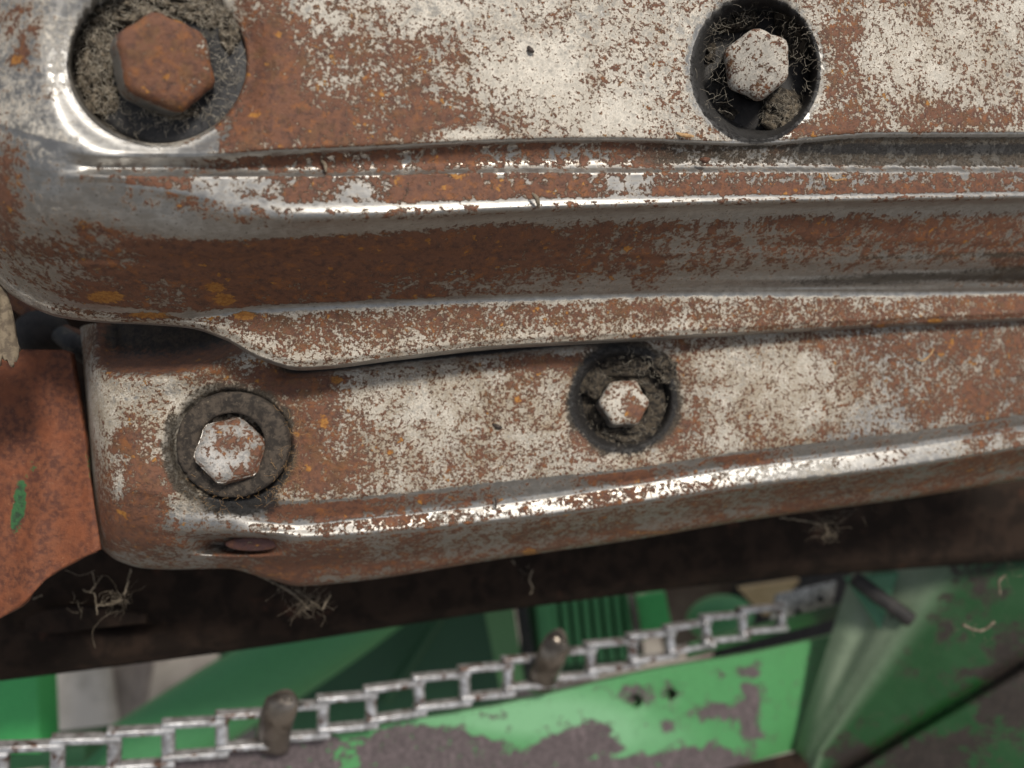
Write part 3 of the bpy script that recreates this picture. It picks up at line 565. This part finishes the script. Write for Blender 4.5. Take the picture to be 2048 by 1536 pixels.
# splintered wood
mb = MB(); V = []; nu_, nv_ = 40, 34
for i in range(nu_):
    s = i/(nu_-1)
    jag = 0 if s < .3 else 26*abs(math.sin(s*17))*(.4+.6*((i*7) % 5)/4)
    for j in range(nv_):
        t = j/(nv_-1); edge = 6 + 36*t**.62 - 4*t**6
        u = -150 + (150+edge)*s; vb = 735 - jag + (0 if s > .8 else 10); v = 540 + 30*(s*s) + (vb-540-30*s*s)*t
        V.append(P(u, v, 196 - 5*math.sin(s*math.pi*.5)*0 - 6*(1-(s)**3) - .9*float(fbm(np.array(u/7.), np.array(v/90.), 71, 3))))
wd = mesh('bark_splinter', V, gridf(nu_, nv_), M['wood'], None, solid=3); tag(wd, 'pale splintered piece of weathered wood at the left edge', 'wood')
# dark bracket arm with a black knob in the gap
br = thing('gap_bracket', P(90, 700, 262), 'dark bracket arm and black knob in the gap beside the pale wood', 'bracket')
mb = MB(); q = np.array([P(-60, 560, 262), P(10, 590, 262), P(60, 620, 262), P(110, 658, 262), P(150, 676, 262), P(230, 690, 262)])
mb.tube(pchip(np.linspace(0, 1, 6), q, np.linspace(0, 1, 30)), 3.2, 14, True); mb.build('arm', M['bolt_rust'], br)
mb = MB(); aa = np.linspace(0, math.pi, 18)
c = P(85, 672, 262); mb.tube([c + np.array([0, 0, -9*math.cos(t)]) for t in aa], 9*np.sin(aa)+.01, 30, True); mb.build('knob', M['black'], br)
mb = MB(); mb.tube([P(120, 668, 254), P(150, 690, 252), P(185, 716, 252)], [3, 3.6, 3.4], 14); mb.build('pin', M['rubber'], br)

# ------------------------------------------------------------------ dark beam behind the covers
DB = lambda u: inv(u, 0, 2048, 300, 378)
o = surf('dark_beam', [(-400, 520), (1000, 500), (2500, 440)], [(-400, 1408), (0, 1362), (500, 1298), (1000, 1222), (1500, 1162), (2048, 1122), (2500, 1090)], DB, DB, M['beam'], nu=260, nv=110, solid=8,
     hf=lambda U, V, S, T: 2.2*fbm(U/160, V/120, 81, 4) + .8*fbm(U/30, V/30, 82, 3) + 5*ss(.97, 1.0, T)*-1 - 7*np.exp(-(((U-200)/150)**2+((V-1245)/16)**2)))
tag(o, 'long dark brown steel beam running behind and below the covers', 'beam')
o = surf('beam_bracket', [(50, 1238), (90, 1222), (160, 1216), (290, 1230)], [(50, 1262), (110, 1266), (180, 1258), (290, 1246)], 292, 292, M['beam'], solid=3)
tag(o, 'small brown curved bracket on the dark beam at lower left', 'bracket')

# cobwebs with seed fluff hanging off the lower edge
def cobweb(name, strands, knots, label):
    mb = MB()
    for pts, r in strands:
        q = np.array([P(*p) for p in pts]); t = np.linspace(0, 1, 16); qq = pchip(np.linspace(0, 1, len(pts)), q, t)
        qq = qq + rng.normal(size=qq.shape)*.12; mb.tube(qq, r, 4, False)
    for (u, v, D, su, sv, n_, ln) in knots:
        n_ = int(n_*.38); ln *= 1.5; su *= 1.3
        for k in range(n_):
            p = P(u + random.gauss(0, su), v + random.gauss(0, sv), D + random.uniform(-2, 2)); d = rng.normal(size=3); d[1] -= .6; pts = [p]
            for j in range(4):
                d = d/np.linalg.norm(d) + rng.normal(size=3)*.6; pts.append(pts[-1] + d/np.linalg.norm(d)*ln/4)
            mb.tube(pts, .055*random.uniform(.5, 1.6), 3, False)
    return tag(mb.build(name, M['web']), label, 'cobweb', 'cobwebs hanging round the dark beam')
g = 256
cobweb('cobweb', [([(262, 1136, g), (256, 1165, g), (248, 1190, g)], .35), ([(185, 1145, g), (190, 1170, g), (178, 1185, g)], .22), ([(205, 1152, g), (186, 1176, g)], .2), ([(165, 1180, g), (190, 1190, g), (195, 1230, g)], .22), ([(245, 1200, g), (215, 1210, g), (195, 1212, g)], .3), ([(235, 1220, g), (200, 1240, g), (184, 1272, g), (190, 1296, g)], .06), ([(130, 1140, g), (160, 1150, g), (190, 1142, g)], .12), ([(66, 1198, g), (84, 1190, g)], .3)], [(238, 1196, g, 9, 10, 70, 5), (168, 1206, g, 10, 8, 16, 3)], 'dusty cobweb strands and fluff hanging under the lower cover left end')
g = 262
cobweb('cobweb', [([(515, 1150, g), (560, 1172, g), (590, 1190, g)], .4), ([(560, 1170, g), (600, 1200, g), (618, 1220, g)], .3), ([(645, 1220, g), (655, 1200, g), (660, 1190, g)], .35), ([(590, 1178, g), (640, 1215, g)], .25)], [(615, 1205, g, 14, 9, 130, 5), (575, 1180, g, 14, 6, 50, 4)], 'matted tan cobweb under the lower cover where its bottom edge bulges')
g = 290
cobweb('cobweb', [([(1560, 1036, g), (1600, 1040, g), (1640, 1048, g)], .35), ([(1650, 1046, g), (1655, 1065, g), (1645, 1078, g)], .4)], [(1655, 1045, g, 9, 9, 80, 5), (1646, 1070, g, 7, 7, 45, 4), (1700, 1022, g, 30, 4, 30, 3)], 'tan cobweb clump under the right half of the lower cover')
g = 300
cobweb('cobweb', [([(1024, 1120, g), (1030, 1130, g)], .3), ([(1065, 1140, g), (1058, 1160, g), (1066, 1176, g), (1060, 1188, g)], .3)], [(1060, 1150, g, 4, 8, 8, 3)], 'faint short web thread in front of the middle of the dark beam')
g = 300
cobweb('cobweb', [([(1925, 1250, g), (1960, 1262, g), (1990, 1245, g)], .6)], [(1965, 1255, g, 20, 8, 20, 5)], 'curved tan web shred in front of the rust blotches of the dark green plate')
cobweb('cobweb', [([(2010, 1150, g), (1998, 1165, g), (2000, 1190, g)], .5)], [(2014, 1146, g, 8, 6, 14, 5)], 'short tan web shred near the right picture edge just under the dark beam')

# ------------------------------------------------------------------ conveyor chain
CD = lambda u: float(inv(u, 100, 1450, 300, 425))
bars = [(-110, 1552), (4, 1535), (116, 1518), (229, 1503), (337, 1485), (444, 1467), (550, 1449), (646, 1432), (742, 1413), (838, 1389), (929, 1370), (1016, 1352), (1103, 1335), (1181, 1319), (1265, 1301), (1340, 1283), (1412, 1262), (1485, 1246), (1562, 1230)]
ch = thing('conveyor_chain', P(742, 1440, CD(742)), 'long grey steel link chain with upright lugs running along the green rail', 'chain')
BP = [P(u, v, CD(u)) for u, v in bars]
HW = 7.0
for i in range(len(BP)-1):
    a, b = BP[i], BP[i+1]; ax = (b-a); ln = np.linalg.norm(ax); ax = ax/ln
    up_ = np.cross([0, 0, 1.0], ax); up_ /= np.linalg.norm(up_); nn = np.cross(ax, up_)
    hw = (HW-.3)*(1 - .10*max(0, (bars[i][0]-1000)/500))
    mb = MB()
    for s in (1, -1):                              # each link lies a little flatter than the run of the chain
        q0 = a + up_*(s*hw + 1.5) - ax*2.6; q1 = b + up_*(s*hw - 1.5) + ax*2.6; w = rng.normal(size=3)*.12
        e = (q1-q0)/2; ev = e/np.linalg.norm(e); f = np.cross([0, 0, 1.0], ev); f /= np.linalg.norm(f)
        mb.box((q0+q1)/2 + w, e, f*1.25, np.cross(ev, f)*3.0)
    mb.tube([b - up_*(hw+.6), b-up_*hw*.5, b+up_*hw*.5, b + up_*(hw+.6)], [2.5, 2.7, 2.7, 2.5], 14, True)
    lk = mb.build('link', M['steel'], ch, bevel=.45)
    if i in (5, 11):
        q = [P(bars[i+1][0]+dx, bars[i+1][1]+dy, CD(bars[i+1][0])-dz) for dx, dy, dz in ((-22, 40, -3), (-14, 12, 6), (0, -22, 15), (14, -50, 17), (24, -70, 8))]
        if i == 5: q = [P(bars[i+1][0]+dx, bars[i+1][1]+dy, CD(bars[i+1][0])-dz) for dx, dy, dz in ((-6, 45, -3), (-2, 14, 6), (6, -20, 14), (16, -48, 16), (24, -68, 8))]
        qq = pchip(np.linspace(0, 1, 5), np.array(q), 1-(1-np.linspace(0, 1, 30))**1.8); k = 1-(1-np.linspace(0, 1, 30))**1.8
        rad = 7.6*(1-.14*k)*np.sqrt(np.clip(1-np.clip((k-.62)/.38, 0, 1)**2, 0.0004, 1))
        mb = MB(); mb.tube(qq, rad, 24, True, .5, up=(.1, .1, 1)); lg = mb.build('lug', M['steel_dark'], lk)
        mb = MB(); t0 = P(bars[i+1][0]+24, bars[i+1][1]-50, CD(bars[i+1][0])-20); t1 = BP[i+1] + ax*ln*.55 + up_*hw
        mb.tube(pchip([0, .5, 1], np.array([t0, (t0+t1)/2 + np.array([0, -2., -3]), t1]), np.linspace(0, 1, 10)), 1.6, 8, True, .6); mb.build('strut', M['steel_dark'], lk)

# ------------------------------------------------------------------ green rail and surroundings
RD = lambda u: inv(u, 100, 1450, 312, 440)
holes = [(1270, 1402, 15), (1341, 1388, 12)]
def rail_h(U, V, S, T):
    h = .6*fbm(U/200, V/120, 91, 3)
    for a, b, r in holes: h = h - 9*(1-ss(.6, 1.0, np.hypot(U-a, V-b)/r)) - 1.0*(1-ss(1.0, 2.6, np.hypot(U-a, V-b)/r))
    return h - 8*(1-ss(0, .03, T))
def rail_r(U, V):
    yb = np.interp(U, [0, 450, 640, 720, 800, 900, 960, 1010, 1050, 1120, 1180, 1230, 1260, 1330, 1420, 1540, 1600], [1530, 1478, 1470, 1462, 1448, 1452, 1462, 1488, 1498, 1468, 1440, 1448, 1500, 1512, 1488, 1540, 1540])
    r = .18 + .66*ss(-14, 14, V - yb + 9*fbm(U/22, V/60, 96, 4))
    r = r + blobs(U, V, [(1270, 1400, 34, 36, .5), (1341, 1388, 22, 24, .45), (1440, 1420, 52, 22, .8), (1340, 1452, 26, 14, .55), (1500, 1400, 22, 90, .85), (1480, 1340, 40, 18, .6), (1010, 1432, 30, 9, .35), (1130, 1490, 60, 30, .4), (1380, 1515, 90, 18, .5), (1020, 1500, 26, 10, -.4), (1440, 1350, 25, 12, .2)])
    return r + .15*fbm(U/40, V/30, 97, 4) - .62*ss(.18, .34, fbm(U/70, V/34, 198, 4))*ss(560, 760, U)
rl = surf('green_rail', [(-300, 1600), (0, 1558), (400, 1505), (650, 1462), (1000, 1404), (1300, 1336), (1500, 1302), (1735, 1250)], [(-300, 1900), (1000, 1640), (1360, 1562), (1606, 1496)], RD, RD, M['green_rail'], nu=420, nv=110, hf=rail_h, solid=3,
     attrs={'rust': rail_r, 'chalk_sheen': lambda U, V: np.clip(blobs(U, V, [(1120, 1430, 120, 50, 1), (1230, 1470, 70, 50, .8), (1000, 1440, 90, 30, .7), (850, 1440, 120, 20, .5), (1350, 1480, 60, 40, .4)])*(1-ss(1300, 1420, U)*.5), 0, .9)})
tag(rl, 'chipped bright green rail with two round holes below the chain', 'machine rail')
# guide strip with rivets that covers the right end of the chain
gs = thing('chain_guide', P(1540, 1270, 415), 'thin dark green guide strip over the right end of the chain', 'guide strip')
mb = MB(); a = P(1375, 1300, 415); b = P(1700, 1216, 470); d = (b-a)/2; mb.box((a+b)/2, d, np.array([.1, 1, 0])*4.2, np.array([0, 0, 1.2])); mb.build('strip', M['green_shaded'], gs, bevel=.4)
for (u, v) in ((1412, 1283), (1488, 1268), (1425, 1290), (1562, 1234), (1410, 1246), (1485, 1232)):
    mb = MB(); c = P(u, v, float(inv(u, 1375, 1700, 412, 465))-1.5); aa = np.linspace(0, math.pi/2, 7)
    mb.tube([c + np.array([0, 0, 2.2*math.sin(t)]) for t in aa], 2.2*np.cos(aa)+.02, 14); mb.build('rivet', M['steel'], gs)
gd = thing('grey_end_plate', P(1640, 1210, 480), 'speckled grey metal end plate with small holes at the end of the chain', 'metal plate')
mb = MB(); a = P(1545, 1216, 455); b = P(1668, 1186, 478); mb.box((a+b)/2, (b-a)/2, np.array([.2, 1, 0])*8, (0, 0, 2)); mb.build('plate', simple('speckled_grey', (.2, .2, .19), (.62, .62, .60), .35, .5, .3, .3), gd, bevel=2.5)
for (u, v) in ((1640, 1198), (1595, 1224)):
    mb = MB(); c = P(u, v, 462); mb.tube([c, c+np.array([0, 0, 1])], 2.0, 14); mb.build('hole', M['black'], gd)

def tube_thing(name, pts, r, mat, label, cat, n=24, flat=1.0):
    mb = MB(); q = np.array([P(*p) for p in pts]); t = np.linspace(0, 1, 24); mb.tube(pchip(np.linspace(0, 1, len(pts)), q, t), r, n, True, flat); return tag(mb.build(name, mat), label, cat)
def slab(name, quad, D, mat, label, cat, th=6, parent=None, Db=None, hf=None, nu=24, nv=24):
    o = surf(name, quad[:2], quad[2:], D, Db or D, mat, parent, nu=nu, nv=nv, solid=th, hf=hf)
    if label: tag(o, label, cat)
    return o
tube_thing('green_tube', [(60, 1650, 520), (400, 1430, 540), (640, 1280, 560), (860, 1120, 580)], 27, M['green_mid'], 'wide blurred green tube slanting up from lower left behind the chain', 'tube', flat=.8)
gp = thing('green_post', P(55, 1490, 450), 'bright green square post behind the chain at lower left', 'post')
mb = MB(); a = P(52, 1300, 460); b = P(58, 1492, 450); mb.box((a+b)/2, np.array([12.5, 0, 0]), (b-a)/2, np.array([0, 0, 10])); mb.build('post_body', M['green_bright'], gp, bevel=1.5)
mb = MB(); c = P(80, 1500, 456); mb.box(c, np.array([34, 4, 0]), np.array([0, 5, 0]), np.array([0, 0, 14])); mb.build('foot_plate', M['green_deep'], gp, bevel=1)
tube_thing('grey_bag_fold', [(150, 1300, 760), (160, 1400, 740), (175, 1520, 720)], 34, simple('pale_sacking', (.36, .33, .28), (.52, .48, .42), .02, .95, 0, 1), 'pale beige fold of sacking behind the green post', 'sack', flat=.5)
tube_thing('grey_bag_fold', [(255, 1300, 800), (230, 1420, 780), (225, 1540, 760)], 30, simple('grey_sacking', (.20, .17, .15), (.34, .30, .26), .02, .95, 0, 1), 'grey brown fold of sacking between the beige sack and the green tube', 'sack', flat=.5)
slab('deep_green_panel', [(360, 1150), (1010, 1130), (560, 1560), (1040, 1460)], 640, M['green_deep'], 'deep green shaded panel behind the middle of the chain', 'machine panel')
tube_thing('green_rod', [(770, 1400, 600), (830, 1310, 605), (880, 1230, 610)], 5, M['green_deep'], 'thin dark green rod crossing the shaded panel', 'rod')
slab('olive_upright', [(968, 1220), (1026, 1208), (1000, 1380), (1048, 1366)], 560, M['green_olive'], 'narrow olive green upright strip beside the ribbed panel', 'upright', 10)
slab('grey_upright', [(1030, 1208), (1052, 1204), (1052, 1360), (1075, 1352)], 575, M['rubber'], 'thin dark grey strip between the olive upright and the ribbed panel', 'upright', 8)
rp = thing('ribbed_panel', P(1160, 1340, 590), 'dark green ribbed panel between the lug and the dark beam', 'machine panel')
slab('backing', [(1040, 1190), (1275, 1170), (1040, 1380), (1290, 1330)], 596, M['green_shaded'], None, None, 4, rp)
for k in range(9):
    u = 1084 + 21*k; mb = MB(); a = P(u, 1190-k, 588); b = P(u+14, 1330-2*k, 588); mb.box((a+b)/2, np.array([2.5 if k else 6, 0, 0]), (b-a)/2, np.array([0, 0, 4])); mb.build('rib', M['green_mid'], rp, bevel=1)
tube_thing('grey_edge_bar', [(1262, 1190, 570), (1272, 1250, 570), (1280, 1300, 570)], 3, M['steel_dark'], 'thin grey bar at the right end of the ribbed panel', 'bar')
slab('green_upright', [(1272, 1195), (1330, 1185), (1285, 1280), (1345, 1260)], 575, M['green_bright'], 'bright green upright right of the ribbed panel', 'upright', 8)
mb = MB(); aa = np.linspace(0, math.pi, 16); c = P(1440, 1235, 600)
mb.tube([c + np.array([-26*math.cos(t), -4*math.cos(t), 0]) for t in aa], 17*np.sin(aa)+.05, 24); tag(mb.build('green_dome', M['green_mid']), 'blurred rounded green housing behind the right part of the chain', 'housing')
slab('brown_backboard', [(1290, 1180), (1500, 1150), (1330, 1300), (1560, 1240)], 640, simple('pinkish_brown', (.13, .09, .07), (.20, .15, .11), .03, .9), 'dull brown panel behind the green housing', 'panel')
slab('tan_board', [(1478, 1178), (1600, 1160), (1528, 1232), (1545, 1228)], 560, M['tan'], 'bright tan triangular board end under the dark beam', 'board')
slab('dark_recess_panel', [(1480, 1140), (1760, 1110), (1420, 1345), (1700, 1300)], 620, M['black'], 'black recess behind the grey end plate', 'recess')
# right: bracket, plate with fold sheen and shade put into its colour
mbk = thing('mint_bracket', P(1790, 1280, 315), 'mint green bracket with dark triangular openings at the top of the dark green plate', 'bracket')
slab('bracket_face', [(1690, 1155), (1890, 1135), (1776, 1282), (1790, 1276)], 428, M['green_mint'], None, None, 2, mbk)
for q in ([(1800, 1190), (1826, 1155), (1824, 1198), (1830, 1200)], [(1782, 1228), (1822, 1236), (1782, 1274), (1784, 1272)]):
    slab('opening', q, 424.5, M['black'], None, None, .6, mbk, nu=6, nv=6)
tube_thing('dark_rod', [(1708, 1156, 420), (1760, 1195, 418), (1822, 1240, 416)], [4.2]*24, M['black'], 'short dark greyish rod ending at the mint bracket', 'rod', flat=.7)
LE = lambda U, V: (U - (1692 - (V-1175)*.315)) / np.interp(V, [1130, 1300, 1500], [200, 135, 55])
def crease(U, V, S, T):
    q = LE(U, V)
    d = (V - (1330 - (U-2048)*.60))
    return -5*np.exp(-(d/16)**2)*(d < 0) + 5*ss(0, 12, d) + .8*fbm(U/90, V/70, 111, 3) - 14*(1-np.clip(q, 0, 1))**2*(V > 0) - 3*np.exp(-((q-.42)/.16)**2)*ss(1480, 1300, V) + 2*np.exp(-((q-.95)/.2)**2)
o = surf('green_side_plate', [(1700, 1150), (1800, 1105), (1900, 1080), (2600, 1030)], [(1586, 1506), (1660, 1600), (1760, 1700), (2600, 1700)], lambda U: inv(U, 1500, 2048, 452, 400), lambda U: inv(U, 1500, 2048, 452, 400), M['green_shaded'], nu=170, nv=150, hf=crease, solid=3,
     attrs={'chalk_sheen': lambda U, V: (1-ss(.55, 1.35, LE(U, V)))*.9, 'rust': lambda U, V: -.15*(LE(U, V) < 1.1) + .20 + blobs(U, V, [(1990, 1190, 60, 20, .2), (2020, 1290, 50, 45, .65), (1890, 1260, 30, 30, .5), (2030, 1400, 55, 60, .9), (1960, 1430, 20, 50, .4), (1850, 1520, 90, 40, .9), (1700, 1510, 50, 40, .6), (1980, 1345, 90, 10, .45), (1830, 1350, 25, 20, .35), (1900, 1480, 60, 15, .4), (1930, 1150, 60, 50, .3)]) + .25*fbm(U/40, V/30, 113, 4)})  # pale band painted along the left edge where light hits the fold
tag(o, 'green plate darkened for shade, with rust blotches and a slanting crease at lower right', 'machine plate')
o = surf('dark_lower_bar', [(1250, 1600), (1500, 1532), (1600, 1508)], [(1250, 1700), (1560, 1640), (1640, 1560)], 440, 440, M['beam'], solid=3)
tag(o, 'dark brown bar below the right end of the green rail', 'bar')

# ------------------------------------------------------------------ ground
me = bpy.data.meshes.new('ground'); s = 40
me.from_pydata([(-s, -s, 0), (s, -s, 0), (s, s, 0), (-s, s, 0)], [], [(0, 1, 2, 3)]); me.materials.append(M['concrete'])
go = bpy.data.objects.new('ground', me); col.objects.link(go); go['kind'] = 'structure'; go['label'] = 'pale concrete ground under the machine'
